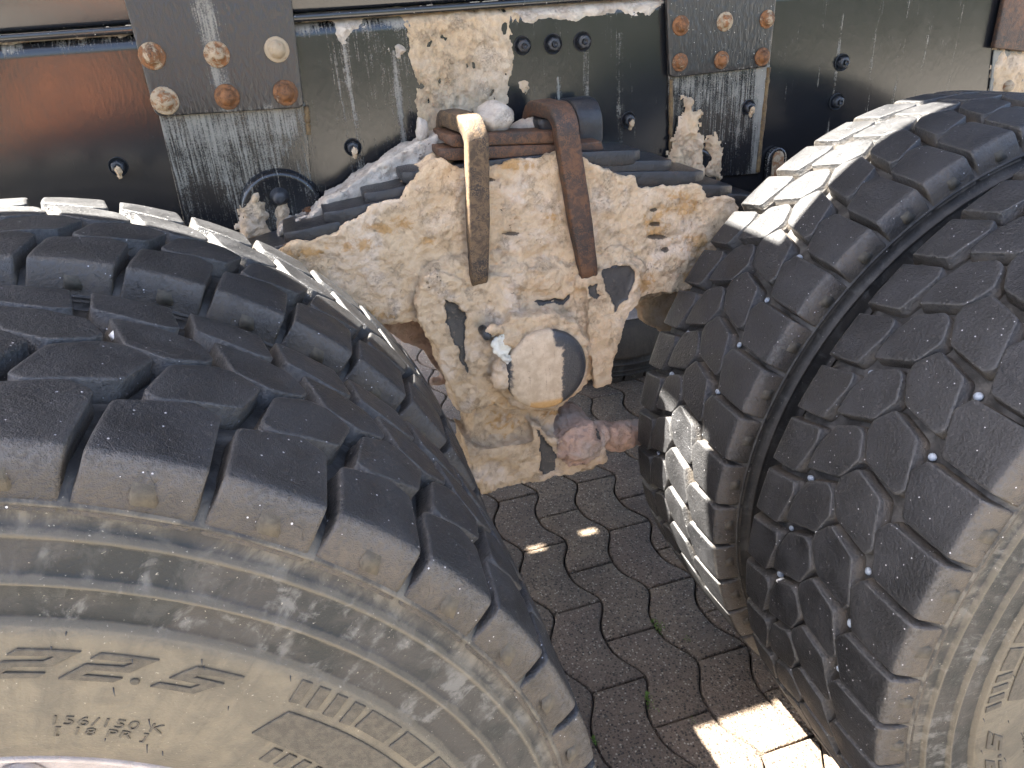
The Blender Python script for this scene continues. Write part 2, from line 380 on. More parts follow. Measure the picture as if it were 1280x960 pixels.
# ------------------------------------------------------------------ the truck
truck = empty('truck', (0, .8, 0), label='muddy black truck chassis with tandem twin wheels and leaf spring bogie', category='truck')
ROOT = Matrix.Translation(truck.location).inverted()
def part(name, me, mats, parent=truck, **kw):
    """geometry is given in world coordinates; parents other than the truck root sit at the truck origin"""
    o = obj(name, me, mats, parent, **kw); o.matrix_parent_inverse = ROOT; return o
def hold(name, **kw):
    e = empty(name, (0, 0, 0), truck, **kw); e.matrix_parent_inverse = ROOT; return e
def sub(name, me, mats, parent, **kw):
    return obj(name, me, mats, parent, **kw)

# ---- wheels
RT, ZC, XL, XR, W, GAP = .555, .545, -.7226, .7226, .2697, .091
PITCHES = {'C': [(.27,155),(-.01,138),(.17,94),(.86,75),(.98,82),(.84,134),(.47,154)],
           'D': [(.66,197),(.47,168),(.53,157),(.87,144),(1.26,156),(1.49,208),(1.08,207)],
           'E': [(1.00,270),(.84,217),(1.04,212),(1.42,218),(1.68,223),(1.78,270)],
           'B': [(.345,71),(.385,0),(1.245,0),(1.185,62),(.99,68),(.58,81)]}
def crown(Y): return RT - .004*((Y-W/2)/(W/2))**2
def block_mesh(kind, pitch):
    P = [(RT*R_(pitch)*f, y/1000*W/.270) for f, y in PITCHES[kind]]
    ar = sum(P[i][0]*P[(i+1) % len(P)][1]-P[(i+1) % len(P)][0]*P[i][1] for i in range(len(P)))
    if ar < 0: P = P[::-1]
    # round the corners, then even out the spacing
    out = []; n = len(P)
    for i in range(n):
        p = Vector(P[i]); a = Vector(P[i-1])-p; b = Vector(P[(i+1) % n])-p
        k = min(.0048, a.length*.33, b.length*.33)
        A = p+a.normalized()*k; B = p+b.normalized()*k
        for t in (0, .33, .67, 1): out.append(A*(1-t)**2 + p*2*t*(1-t) + B*t*t)
    pts = []
    for i, p in enumerate(out):
        q = out[(i+1) % len(out)]; m = max(1, int((q-p).length/.013))
        for t in range(m): pts.append(p.lerp(q, t/m))
    n = len(pts); c = sum(pts, Vector((0, 0)))/n
    nr = []
    for i in range(n):
        t = (pts[(i+1) % n]-pts[i-1]).normalized(); nr.append(Vector((t.y, -t.x)))
    spec = [(.0030, .0205), (.0020, .0122), (.0008, .0117), (.0003, .0014), (-.0003, .0004), (-.0020, .0000), (-.0040, 0)]
    sh = [(-.0135, .0400), (-.0110, .0270), (-.0092, .0175), (-.0036, .0045), (-.0012, .0017), (.0020, .0003), (.0070, 0)]   # shoulder: y and drop
    bm = bmesh.new(); R = []; wl = []
    def P3(q, r): th = q.x/RT; return (r*math.cos(th), q.y, r*math.sin(th))
    for j, (o, dep) in enumerate(spec):
        row = []
        for i in range(n):
            q = pts[i] + nr[i]*(max(o, -.0012)+.0006); d = dep
            if o < -.0012: q = q.lerp(c, .045 if o > -.003 else .10)
            wt = 0
            if kind == 'B': wt = sstep(.010, .001, pts[i].y)
            if kind == 'E': wt = sstep(W-.010, W-.001, pts[i].y)
            if wt:
                yo = sh[j][0] if kind == 'B' else W-sh[j][0]
                q = Vector((q.x, q.y*(1-wt)+yo*wt)); d = dep*(1-wt)+sh[j][1]*wt
            e = .0003*fb(q.x*140, q.y*140, j*.3+3)
            row.append(P3(q, crown(min(max(q.y, 0), W))-d+e))
        R.append(row); wl.append((1, 1, .9, .30, .05, 0, 0)[j])
    last = [(pts[i] + nr[i]*(-.0006)).lerp(c, .10) for i in range(n)]
    if kind == 'B': last = [Vector((q.x, max(q.y, .0070))) for q in last]
    if kind == 'E': last = [Vector((q.x, min(q.y, W-.0070))) for q in last]
    for sc in (.62, .25):
        R.append([P3(c.lerp(q, sc), crown(c.lerp(q, sc).y)+.0004*fb(q.x*90*sc, q.y*90*sc, 1)) for q in last]); wl.append(0)
    V = rings(bm, R); cv = bm.verts.new(P3(c, crown(c.y)))
    for i in range(n): bm.faces.new((V[-1][i], V[-1][(i+1) % n], cv))
    if kind == 'B':     # the small wedge moulded on the lug's outer wall
        f0 = RT*R_(pitch)*.78; dx = .010
        q = [(f0-dx, -.0098, .527), (f0+dx*.9, -.0098, .527), (f0+dx*1.1, -.0040, .540), (f0-dx*.5, -.0040, .540),
             (f0-dx*.9, -.0140, .524), (f0+dx*.6, -.0150, .524), (f0+dx*.7, -.0105, .534), (f0-dx*.5, -.0105, .534)]
        v = [bm.verts.new((r*math.cos(u/RT), y, r*math.sin(u/RT))) for u, y, r in q]
        for f in ((4, 5, 6, 7), (0, 1, 5, 4), (1, 2, 6, 5), (2, 3, 7, 6), (3, 0, 4, 7)):
            ff = bm.faces.new([v[a] for a in f]); ff.material_index = 1
    bmesh.ops.recalc_face_normals(bm, faces=bm.faces[:])
    me = bpy.data.meshes.new('tread_block'); bm.to_mesh(me); bm.free()
    vals = [x for j in range(len(R)) for x in [wl[j]]*n] + [0]; vals += [1]*(len(me.vertices)-len(vals))
    if kind in 'BE':   # outer walls of the shoulder lugs carry dust
        for i, v in enumerate(me.vertices):
            if (kind == 'B' and v.co.y < .0) or (kind == 'E' and v.co.y > W): vals[i] = max(vals[i], .9)
    setattr_f(me, 'wall', vals)
    ed = [x for j in range(len(R)) for x in [(0, 0, .15, 1, .8, .1, 0, 0, 0)[j]]*n]; ed += [0]*(len(me.vertices)-len(ed)); setattr_f(me, 'edge', ed)
    me.materials.append(rubber); me.materials.append(lettering_m)
    me.polygons.foreach_set('use_smooth', [True]*len(me.polygons)); return me
SIDE = [(.006,.5345), (-.006,.526), (-.0115,.5185), (-.0140,.5170), (-.0140,.5150), (-.0115,.5135), (-.0140,.5050), (-.0155,.5000), (-.0195,.4990), (-.0205,.4970), (-.0190,.4950), (-.0190,.4930),
        (-.0230,.4760), (-.0240,.4715), (-.0285,.4703), (-.0290,.4685), (-.0270,.4665), (-.0275,.4560), (-.0285,.4470), (-.0285,.4440), (-.0335,.4425), (-.0345,.4330), (-.0352,.4100), (-.0342,.3850),
        (-.0310,.3600), (-.0260,.3380), (-.0200,.3220), (-.0130,.3090), (-.0060,.3020), (.0020,.2980), (.020,.292)]
def side_y(r):
    for (y0, r0), (y1, r1) in zip(SIDE, SIDE[1:]):
        if r1 <= r <= r0: return y0+(y1-y0)*(r0-r)/max(1e-6, r0-r1)
    return -.03
def carcass_mesh(mat):
    fl = RT-.0185
    prof = SIDE[::-1] + [(.02, fl-.002), (W/2, fl), (W-.02, fl-.002)] + [(W-y, r) for y, r in SIDE]
    bm = bmesh.new(); n = 192
    # three extra rows where the profile is sharp keep the ribs crisp
    rings(bm, [[(r*math.cos(k*2*math.pi/n), y, r*math.sin(k*2*math.pi/n)) for k in range(n)] for y, r in prof])
    bmesh.ops.recalc_face_normals(bm, faces=bm.faces[:])
    me = bpy.data.meshes.new('tyre'); bm.to_mesh(me); bm.free(); me.materials.append(mat)
    me.polygons.foreach_set('use_smooth', [True]*len(me.polygons))
    setattr_f(me, 'wall', [1.0 if v.co.y > .002 and v.co.y < W-.002 and (v.co.x**2+v.co.z**2) > .53**2 else 0.0 for v in me.vertices])
    return me
def rim_mesh(dish):
    bm = bmesh.new(); n = 96
    prof = [(-.004,.3015), (-.0075,.300), (-.008,.297), (-.004,.2925), (.004,.289), (.010,.281), (.030,.270), (.070,.262), (.13,.258), (.20,.262), (.24,.272), (.262,.289), (.272,.3005)]
    rings(bm, [[(r*math.cos(k*2*math.pi/n), y, r*math.sin(k*2*math.pi/n)) for k in range(n)] for y, r in prof])
    d0 = .10 if dish else .17
    disc = [(d0+.05,.257), (d0+.02,.240), (d0,.215), (d0-.012,.19), (d0-.012,.14), (d0,.115)]
    rings(bm, [[(r*math.cos(k*2*math.pi/n), y, r*math.sin(k*2*math.pi/n)) for k in range(n)] for y, r in disc])
    for k in range(10):
        a = k*math.pi/5; b2 = bmesh.new(); lathe_y(b2, [(d0-.036,.009), (d0-.034,.013), (d0-.016,.015), (d0-.014,.020), (d0-.011,.020)], 6, .1675*math.cos(a), .1675*math.sin(a))
        tmp = bpy.data.meshes.new('t'); b2.to_mesh(tmp); b2.free(); bm.from_mesh(tmp); bpy.data.meshes.remove(tmp)
    lathe_y(bm, [(d0-.06,.02), (d0-.058,.085), (d0-.05,.10), (d0+.02,.115)], 48)
    bmesh.ops.recalc_face_normals(bm, faces=bm.faces[:])
    me = bpy.data.meshes.new('rim'); bm.to_mesh(me); bm.free(); me.materials.append(rim_m)
    me.polygons.foreach_set('use_smooth', [True]*len(me.polygons)); return me
CARC = {'o': carcass_mesh(side_o), 'i': carcass_mesh(side_i)}
RIM = rim_mesh(True)
BL = {}
def joined(meshes_mats, name):
    bm = bmesh.new()
    for me, mt in meshes_mats:
        k = len(bm.verts); bm.from_mesh(me); bm.verts.ensure_lookup_table()
        bmesh.ops.transform(bm, matrix=mt, verts=bm.verts[k:])
    me = bpy.data.meshes.new(name); bm.to_mesh(me); bm.free(); return me
def wheel(x, y, nblk, phase, lo, hi, mat, label, studs=0):
    wh = empty('wheel', (x, y, ZC), truck, label=label); wh.matrix_parent_inverse = ROOT
    pitch = 360/nblk
    for k in 'BCDE':
        if (k, nblk) not in BL: BL[k, nblk] = block_mesh(k, pitch)
    o = bpy.data.objects.new('tyre', CARC[mat]); col.objects.link(o); o.parent = wh
    o = bpy.data.objects.new('rim', RIM); col.objects.link(o); o.parent = wh
    rest = []
    for k in range(nblk):
        a = phase + k*pitch
        ctr = (a + pitch*.8) % 360
        vis = (lo < ctr < hi) or (lo < ctr-360 < hi)
        rot = Matrix.Rotation(-R_(a), 4, 'Y')
        for kd in 'BCDE':
            if vis:
                b = bpy.data.objects.new('tread_block', BL[kd, nblk]); col.objects.link(b); b.parent = wh; b.rotation_euler = (0, -R_(a), 0)
            else: rest.append((BL[kd, nblk], rot))
    me = joined(rest, 'tread'); 
    me.materials.append(rubber); me.materials.append(lettering_m)
    o = bpy.data.objects.new('tread', me); col.objects.link(o); o.parent = wh; o['kind'] = 'stuff'
    if studs:
        rng = random.Random(studs)
        sb = bmesh.new(); lump(sb, Vector((0, 0, 0)), .0046, (.7, 1.1, 1)); sm = bpy.data.meshes.new('stone_ejector'); sb.to_mesh(sm); sb.free()
        sm.materials.append(eject_m); sm.polygons.foreach_set('use_smooth', [True]*len(sm.polygons))
        for k in range(nblk):
            a0 = phase+k*pitch
            if not lo-4 < (a0+pitch*.8) % 360 < hi: continue
            for fr, yy in ((.285, .0795), (.70, .2085)):
                if rng.random() < .10: continue
                a = R_(a0+pitch*(fr+rng.uniform(-.02, .02))); rr = RT-.0165
                b = bpy.data.objects.new('stone_ejector', sm); col.objects.link(b); b.parent = wh
                b.location = (rr*math.cos(a), yy+rng.uniform(-.001, .001), rr*math.sin(a)); b.rotation_euler = (0, -a, rng.uniform(-.4, .4))
                b.scale = [rng.uniform(.75, 1.15)]*3
    return wh
Yi = W+GAP
w_lo = wheel(XL, 0, 42, 38.56, -12, 100, 'o', 'dusty outer tyre filling the lower left, sidewall marked 22.5')
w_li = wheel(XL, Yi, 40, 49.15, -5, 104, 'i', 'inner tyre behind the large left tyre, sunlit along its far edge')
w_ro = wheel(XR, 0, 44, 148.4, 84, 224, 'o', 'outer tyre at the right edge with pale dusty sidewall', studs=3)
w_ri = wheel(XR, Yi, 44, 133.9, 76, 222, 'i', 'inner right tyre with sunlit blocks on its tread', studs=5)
# opposite side of the tandem: inner tyres seen under the chassis
for x in (XL, XR):
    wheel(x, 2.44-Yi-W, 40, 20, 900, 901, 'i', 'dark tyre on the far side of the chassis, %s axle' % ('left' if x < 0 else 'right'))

# ---- sidewall lettering and vent hairs, (angle, radius) -> sidewall
def swp(th, r, h): return (r*math.cos(R_(th)), side_y(r)-h, r*math.sin(R_(th)))
def plaque(bm, poly, h=.0016):
    """poly of (theta, r), raised by h with short skirts"""
    pts = []
    for i, (t, r) in enumerate(poly):
        t2, r2 = poly[(i+1) % len(poly)]; L = math.hypot(R_(t2-t)*.42, r2-r); m = max(1, int(L/.008))
        for k in range(m): pts.append((t+(t2-t)*k/m, r+(r2-r)*k/m))
    n = len(pts); R0 = [swp(t, r, -.001) for t, r in pts]; R1 = [swp(t, r, h*.75) for t, r in pts]
    ct = sum(p[0] for p in pts)/n; cr = sum(p[1] for p in pts)/n
    R2 = []
    for i, (t, r) in enumerate(pts):
        a = pts[i-1]; b = pts[(i+1) % n]; tx, ty = R_(b[0]-a[0])*.42, b[1]-a[1]; l = math.hypot(tx, ty) or 1
        R2.append((t, r, ty/l, -tx/l))
    ar = sum(pts[i][0]*pts[(i+1) % n][1]-pts[(i+1) % n][0]*pts[i][1] for i in range(n)); sg = -1 if ar > 0 else 1
    R2 = [swp(t+sg*math.degrees(nx*.0007/.42), r+sg*ny*.0007, h) for t, r, nx, ny in R2]
    V = rings(bm, [R0, R1, R2])
    for tri in tessellate_polygon([[Vector((R_(t)*.42, r, 0)) for t, r in pts]]): bm.faces.new([V[-1][k] for k in tri])
def glyph(ch):
    if ch == '2': return [(.1,1),(1,1),(.88,.42),(.34,.40),(.27,.2),(.90,.2),(.86,0),(0,0),(.10,.58),(.66,.62),(.72,.78),(.06,.78)]
    if ch == '5': return [(.15,1),(1,1),(.97,.80),(.38,.8),(.34,.62),(.92,.60),(.78,0),(0,0),(.03,.2),(.58,.2),(.62,.40),(.05,.42)]
def sidewall_marks(wh, shift):
    bm = bmesh.new()
    for ch, th0, wd in (('2', 71.2, 5), ('2', 65.0, 5), ('5', 57.3, 5)):
        plaque(bm, [(th0+shift-x*5.2-2.3*y, .4030+.0230*y) for x, y in glyph(ch)])
    plaque(bm, [(58.75+shift+.42*math.cos(a), .4055+.0026*math.sin(a)) for a in [k*math.pi/6 for k in range(12)]])
    n = obj('size_lettering', bm, lettering_m, wh, smooth=False)
    n['label'] = 'raised 22.5 rim size moulded on the sidewall'
    bars = bmesh.new()
    for t0, t1 in ((44.4, 43.3), (42.4, 41.2), (40.3, 39.1), (38.1, 36.8)):
        plaque(bars, [(t0+shift, .4170), (t0+.3+shift, .4375), (t1+.3+shift, .4378), (t1+shift, .4182)])
    for t0, t1 in ((36.2, 31.8), (30.9, 25.9), (25.0, 17.5), (16.6, 9.5)):
        plaque(bars, [(t0+shift, .4190), (t0-.1+shift, .4378), (t1+shift, .4378), (t1+.1+shift, .4190)])
    plaque(bars, [(45.2+shift, .3800), (43.6+shift, .4090), (36+shift, .4110), (27+shift, .4115), (14+shift, .4115), (14.5+shift, .3840), (27+shift, .3830), (36+shift, .3815)])
    for t0 in (41.7, 39.6, 37.4, 35.2):
        plaque(bars, [(t0+shift, .3560), (t0-.2+shift, .3725), (t0-1.35+shift, .3725), (t0-1.2+shift, .3560)])
    plaque(bars, [(33+shift, .3560), (32.9+shift, .3725), (25+shift, .3725), (25+shift, .3560)])
    obj('sidewall_bar', bars, lettering_m, wh, smooth=False)
    for txt, th0, r0, size in (('156/150 K', 65.2, .3590, .0105), ('[ 18 PR ]', 64.6, .3478, .0100)):
        fc = bpy.data.curves.new('t', 'FONT'); fc.body = txt; fc.size = size*1.25; fc.extrude = .0006; fc.space_character = 1.15; fc.resolution_u = 3
        fo = bpy.data.objects.new('t', fc); col.objects.link(fo)
        me = bpy.data.meshes.new_from_object(fo.evaluated_get(bpy.context.evaluated_depsgraph_get())); bpy.data.objects.remove(fo)
        me.materials.clear()
        for v in me.vertices:
            v.co = swp(th0+shift-math.degrees(v.co.x*1.12/r0), r0+v.co.y, .0002+v.co.z)
        o = obj('load_index_text', me, lettering_m, wh, smooth=False)
    hb = bmesh.new(); rng = random.Random(5)
    for k in range(64):
        th = rng.uniform(0, 360); r = rng.uniform(.33, .445); L = rng.uniform(.003, .008)
        if k < 9: th, r = ((63.6, .444), (66.0, .428), (60.4, .398), (54.2, .432), (49.4, .398), (56.0, .372), (59.2, .345), (54.6, .343), (46.0, .437))[k]; th += shift
        p = Vector(swp(th, r, -.001)); q = Vector(swp(th+rng.uniform(-.15, .15), r, L*.5)) + Vector((0, 0, -L*.6))
        tube(hb, [p, p.lerp(q, .5)+Vector((0, -.0005, 0)), q], [.0005, .00045, .0003], 5)
    o = obj('vent_hair', hb, hair_m, wh); o['kind'] = 'stuff'
sidewall_marks(w_lo, 0)
sidewall_marks(w_ro, 138.0)

# ---- chassis rail with rounded flanges
YF = .82
def dust_rail(x, z):
    d = .10 + .10*fb(x*4, z*3, 2)
    if -.54 < x < -.30 and z < 1.16: d += .42*sstep(-.54, -.49, x)*sstep(-.28, -.34, x)*(.65+.35*sstep(.98, 1.15, z))
    if -.31 < x < -.10: d += .16*sstep(-.31, -.2, x)*(.6+.4*sstep(1.1, 1.2, z))
    if .03 < x < .32: d += .10
    if z > 1.243: d += .55*sstep(1.243, 1.262, z)*(.6+.9*max(0, fb(x*18, 0, 4)))
    for xs, z0, z1, wd, am in ((-.335, 1.0, 1.25, .008, .35), (-.255, 1.0, 1.24, .010, .20), (-.165, 1.0, 1.22, .006, .40), (-.238, 1.0, 1.26, .004, .45), (.62, .9, 1.25, .003, .5), (.66, .9, 1.22, .003, .55), (.74, .9, 1.25, .004, .35), (.80, .9, 1.25, .003, .6),
                              (.86, .9, 1.25, .003, .45), (.93, .9, 1.25, .003, .35), (.105, 1.0, 1.16, .006, .4), (.06, 1.0, 1.12, .006, .45), (.155, 1.0, 1.2, .005, .5), (.22, .95, 1.22, .006, .3)):
        xx = xs + .004*fb(z*9, xs*30, 1)
        if z0 < z < z1: d += am*math.exp(-((x-xx)/wd)**2)
    return max(0, d)
prof = [(YF+.09, .905), (YF+.014, .905), (YF+.006, .909), (YF, .918)]
prof += [(YF, .918+(1.252-.918)*k/56) for k in range(1, 57)]
prof += [(YF+.0018, 1.2575), (YF+.0055, 1.2625), (YF+.0105, 1.2655), (YF+.016, 1.2665), (YF+.085, 1.267)]
prof += [(YF+.085, 1.257), (YF+.012, 1.257), (YF+.010, .915), (YF+.09, .915)]
xs = [-1.35+.0075*k for k in range(int(3.0/.0075))]
bm = bmesh.new(); rings(bm, [[(x, y, z) for y, z in prof] for x in xs], True)
bmesh.ops.recalc_face_normals(bm, faces=bm.faces[:])
rail = part('frame_rail', bm, paint)
setattr_f(rail.data, 'dust', [dust_rail(v.co.x, v.co.z) for v in rail.data.vertices]); sharp(rail, 60)
# far rail, subframe, cross tube
bm = bmesh.new(); box(bm, -1.6, 1.9, 1.60, 1.68, .905, 1.267); bevel(bm, .008)
part('frame_rail', bm, paint)
bm = bmesh.new(); box(bm, -1.6, 1.9, YF+.004, YF+.10, 1.279, 1.545); bevel(bm, .007, 3); part('subframe_beam', bm, paint)
bm = bmesh.new(); box(bm, -1.6, 1.9, YF-.006, YF+.11, 1.2675, 1.278); bevel(bm, .003, 2); o = part('subframe_flange', bm, paint); setattr_f(o.data, 'dust', [.25]*len(o.data.vertices))
bm = bmesh.new(); tube(bm, [(0.0, .74, .70), (0.0, 1.75, .70)], .07, 24); part('cross_tube', bm, steel_dk)
for x in (XL, XR):
    bm = bmesh.new(); tube(bm, [(x, .30, ZC), (x, 1.0, ZC), (x, 1.12, ZC), (x, 1.32, ZC), (x, 1.44, ZC), (x, 2.1, ZC)], [.07, .075, .19, .19, .075, .07], 24); part('axle_housing', bm, steel_dk)
# made-up deck out of frame, slotted to shape the sun patches: side, centre, bracket
deck = hold('sun_blocker_deck')
def slab(name, *b):
    bm = bmesh.new(); box(bm, *b); bevel(bm, .004, 1); sub(name, bm, blocker_m, deck, smooth=False)
ZD = 2.10; kx, ky = SUN.x/SUN.z, SUN.y/SUN.z; ex, ey = kx*(ZD-1.55), ky*(ZD-1.55)     # openings measured at 1.55 m, carried up along the sun
slab('blocker_side_panel', -2.4, -.68+ex, .02+ey, .645+ey, ZD, ZD+.04); slab('blocker_side_panel', -.677+ex, 1.9, .02+ey, .632+ey, ZD, ZD+.04)
slab('blocker_bracket', -.265+ex, -.005+ex, .60+ey, .83+ey, ZD-.05, ZD-.001)  # bar added across the slot to shadow the right strap and tyre
slab('blocker_bracket', .42+ex, .55+ex, .60+ey, .83+ey, ZD-.05, ZD-.001)
HO = [(p, .028, .012) for p in ((.22, 1.041), (.351, 1.019), (.069, 1.029))]  # holes added to drop small sun flecks on the ground
hx = sorted((p[0]+kx*ZD, p[1]+ky*ZD, a, b) for p, a, b in HO); y0 = min(h[1] for h in hx)-.02; y1 = max(h[1] for h in hx)+.02
slab('blocker_panel', -2.4, 1.9, .801+ey, y0, ZD+.002, ZD+.04); slab('blocker_panel', -2.4, 1.9, y1, 3.4, ZD+.002, ZD+.04)
xp = -2.4
for x, y, a, b in hx:
    slab('blocker_panel', xp, x-a, y0+.0005, y1-.0005, ZD+.003, ZD+.039)
    slab('blocker_panel', x-a+.0004, x+a-.0004, y0+.0005, y-b, ZD+.004, ZD+.038); slab('blocker_panel', x-a+.0004, x+a-.0004, y+b, y1-.0005, ZD+.004, ZD+.038); xp = x+a
slab('blocker_panel', xp, 1.9, y0+.0005, y1-.0005, ZD+.003, ZD+.039)
for x in (-1.5, .9): slab('blocker_post', x-.05, x+.05, .95, 1.05, 1.267, ZD+.001)

# ---- bolts
def bolt_mesh(kind):
    bm = bmesh.new()
    if kind == 'dome': lathe_y(bm, [(-.0142,.0010), (-.0140,.0040), (-.0128,.0072), (-.0100,.0105), (-.0058,.0128), (-.0030,.0134), (-.0026,.0160), (-.0022,.0178), (-.0008,.0186), (.003,.0186)], 24)
    else:
        lathe_y(bm, [(-.0010,.0145), (-.0030,.0138), (.002,.0145)], 24)
        lathe_y(bm, [(-.0115,.0050), (-.0120,.0075), (-.0105,.0098), (-.0020,.0105), (.001,.0105)], 6)
        lathe_y(bm, [(-.0150,.0045), (-.0160,.0035), (-.0100,.0050)], 12)
    for v in bm.verts:
        if kind == 'dome' and -.0135 < v.co.y < -.0028:
            a = math.atan2(v.co.z, v.co.x); k = 1-.09*(.5+.5*math.cos(6*a)); v.co.x *= k; v.co.z *= k
        v.co += v.co.normalized()*.0006*fb(v.co.x*200, v.co.y*200, v.co.z*200)
    me = bpy.data.meshes.new('bolt'); bm.to_mesh(me); bm.free(); me.polygons.foreach_set('use_smooth', [True]*len(me.polygons)); return me
BM = {}
def bolt(px, py, Y, kind, mat, parent, sc=1.0, dab=False):
    k = (kind, mat.name)
    if k not in BM: BM[k] = bolt_mesh(kind); BM[k].materials.append(mat)
    o = bpy.data.objects.new('bolt', BM[k]); col.objects.link(o); o.parent = parent
    p = at(px, py, Y); o.location = p; o.rotation_euler = (random.uniform(-.05, .05), random.uniform(0, 6.28), random.uniform(-.05, .05)); o.scale = [sc*random.uniform(.95, 1.05)]*3
    if dab:
        bm = bmesh.new(); lump(bm, p+Vector((.001, -.014, -.004)), .006, (.9, .5, 1.2)); lump(bm, p+Vector((.0, -.010, -.011)), .005, (.8, .5, 1.3))
        me = remesh(bm, .0012)
        for v in me.vertices: v.co += Vector(v.normal)*.0012*fb(v.co.x*300, v.co.y*300, v.co.z*300)
        sub('mud_dab', me, mud, parent)
    return o
def plate(px, Y0, Y1, mat, dustf, name, bev=.004, n=60, **kw):
    bm = bmesh.new(); P = [(p.x, p.z) for p in (at(a, b, Y0) for a, b in px)]
    prism(bm, P, Y0, Y1); bevel(bm, bev, 3)
    bmesh.ops.triangulate(bm, faces=[f for f in bm.faces if len(f.verts) > 4])
    for it in range(5): bmesh.ops.subdivide_edges(bm, edges=[e for e in bm.edges if e.calc_length() > .012], cuts=1, use_grid_fill=True)
    bm.normal_update()
    o = part(name, bm, mat, **kw); setattr_f(o.data, 'dust', [max(0, dustf(v.co.x, v.co.z)) for v in o.data.vertices]); sharp(o, 25); return o
# lower gusset plates behind, then the bolted mounting plates
pl = lambda x, z: .42 + .25*sstep(1.0, 1.15, z) + .15*fb(x*9, z*5, 1)
gl = plate([(197, 138), (381, 128), (396, 300), (235, 300)], YF-.0035, YF-.0005, paint, pl, 'gusset_plate', .0015)
gr = plate([(836, 92), (963, 80), (948, 217), (838, 226)], YF-.006, YF-.0005, paint, lambda x, z: .36+.22*sstep(1.0, 1.14, z)+.5*sstep(.02, .0, abs(x-.50)), 'gusset_plate', .002)
p1 = plate([(147, -30), (361, -30), (380, 131), (374, 135), (200, 146), (193, 141)], YF-.015, YF-.004, paint_plate, lambda x, z: .12+.6*math.exp(-((x+.425)/.018)**2)*sstep(1.13, 1.2, z)+.3*sstep(1.166, 1.156, z), 'mounting_plate', .003, label='black textured plate with six rusty bolts, left of the mud strip')
p2 = plate([(833, -30), (974, -30), (963, 80), (958, 84), (843, 97), (837, 94)], YF-.017, YF-.0065, paint_plate, lambda x, z: .10+.25*sstep(1.155, 1.145, z), 'mounting_plate', .003, label='small black plate with six rusty bolts above the right end of the spring')
p3 = plate([(1262, -30), (1330, -30), (1330, 70), (1243, 60)], YF-.015, YF-.004, rust_dk, lambda x, z: .3, 'mounting_plate', .003)
gr3 = plate([(1243, 62), (1330, 68), (1330, 200), (1232, 160)], YF-.004, YF-.0005, paint, lambda x, z: .8, 'gusset_plate', .0015)
for x, y in ((190, 70), (271, 68), (346, 62), (206, 126), (284, 121), (357, 116)): bolt(x, y, YF-.0155, 'dome', rustbolt, p1)
for x, y in ((851, 32), (906, 27), (959, 24), (850, 78), (902, 75), (953, 71)): bolt(x, y, YF-.0175, 'dome', rustbolt, p2, .82)
for x, y in ((148, 208), (441, 184), (785, 150), (935, 134)): bolt(x, y, YF-.0005 if x != 935 else YF-.006, 'hex', boltblack, rail if x != 935 else gr, .95, dab=True)
for x, y in ((653, 57), (691, 55), (728, 52), (1052, 78), (1045, 127)): bolt(x, y, YF-.0005, 'hex', boltblack, rail, 1.05)
bolt(1258, 108, YF-.004, 'dome', rustbolt, gr3, 1.0)

for pa, pb in (((839, 99), (838, 224)), ((961, 84), (947, 215)), ((383, 133), (386, 168))):
    A = at(*pa, YF-.006); B = at(*pb, YF-.006); bm = bmesh.new(); rw = random.Random(pa[0])
    tube(bm, [A.lerp(B, k/24) for k in range(25)], [.0038+rw.uniform(-.0008, .0008) for k in range(25)], 8); sub('weld_bead', bm, weld_m, gr if pa[0] > 500 else gl)
# ---- round bosses on the rail
def boss(px, py, r, name='round_boss'):
    p = at(px, py, YF); bm = bmesh.new()
    lathe_y(bm, [(YF-.014, .002), (YF-.0145, r*.78), (YF-.017, r*.84), (YF-.0165, r*.91), (YF-.011, r*.97), (YF-.004, r), (YF-.0005, r*1.03)], 64, p.x, p.z, True, False)
    o = part(name, bm, paint); setattr_f(o.data, 'dust', [.35]*len(o.data.vertices)); return o, p
bs1, c1 = boss(353, 262, .066); bs2, c2 = boss(858, 222, .060)
for dx, dz, kd in ((0, .024, boltblack), (.042, -.012, rustbolt)):
    bm = bmesh.new(); lathe_y(bm, [(YF-.030, .002), (YF-.030, .007), (YF-.027, .010), (YF-.018, .012), (YF-.013, .016)], 20, c1.x+dx, c1.z+dz, True, False); sub('stud', bm, kd, bs1)
# rusty slotted lug right of the right plate
p = at(966, 205, YF); bm = bmesh.new()
outl = [(p.x+.021*math.cos(a), p.z+.012+.021*math.sin(a)) for a in [k*math.pi/12 for k in range(13)]] + [(p.x-.021, p.z-.06), (p.x+.021, p.z-.06)]
prism(bm, outl, YF-.014, YF-.0006); bevel(bm, .004, 3, 50); lug = part('rusty_lug', bm, paint); setattr_f(lug.data, 'dust', [.45]*len(lug.data.vertices))
outl = [(p.x+.012*math.cos(a), p.z+.014+.013*math.sin(a)) for a in [k*math.pi/10 for k in range(11)]] + [(p.x-.012, p.z-.055), (p.x+.012, p.z-.055)]
bm = bmesh.new(); prism(bm, outl, YF-.019, YF-.012); bevel(bm, .003, 2, 50); sub('rusty_face', bm, rustbolt, lug)

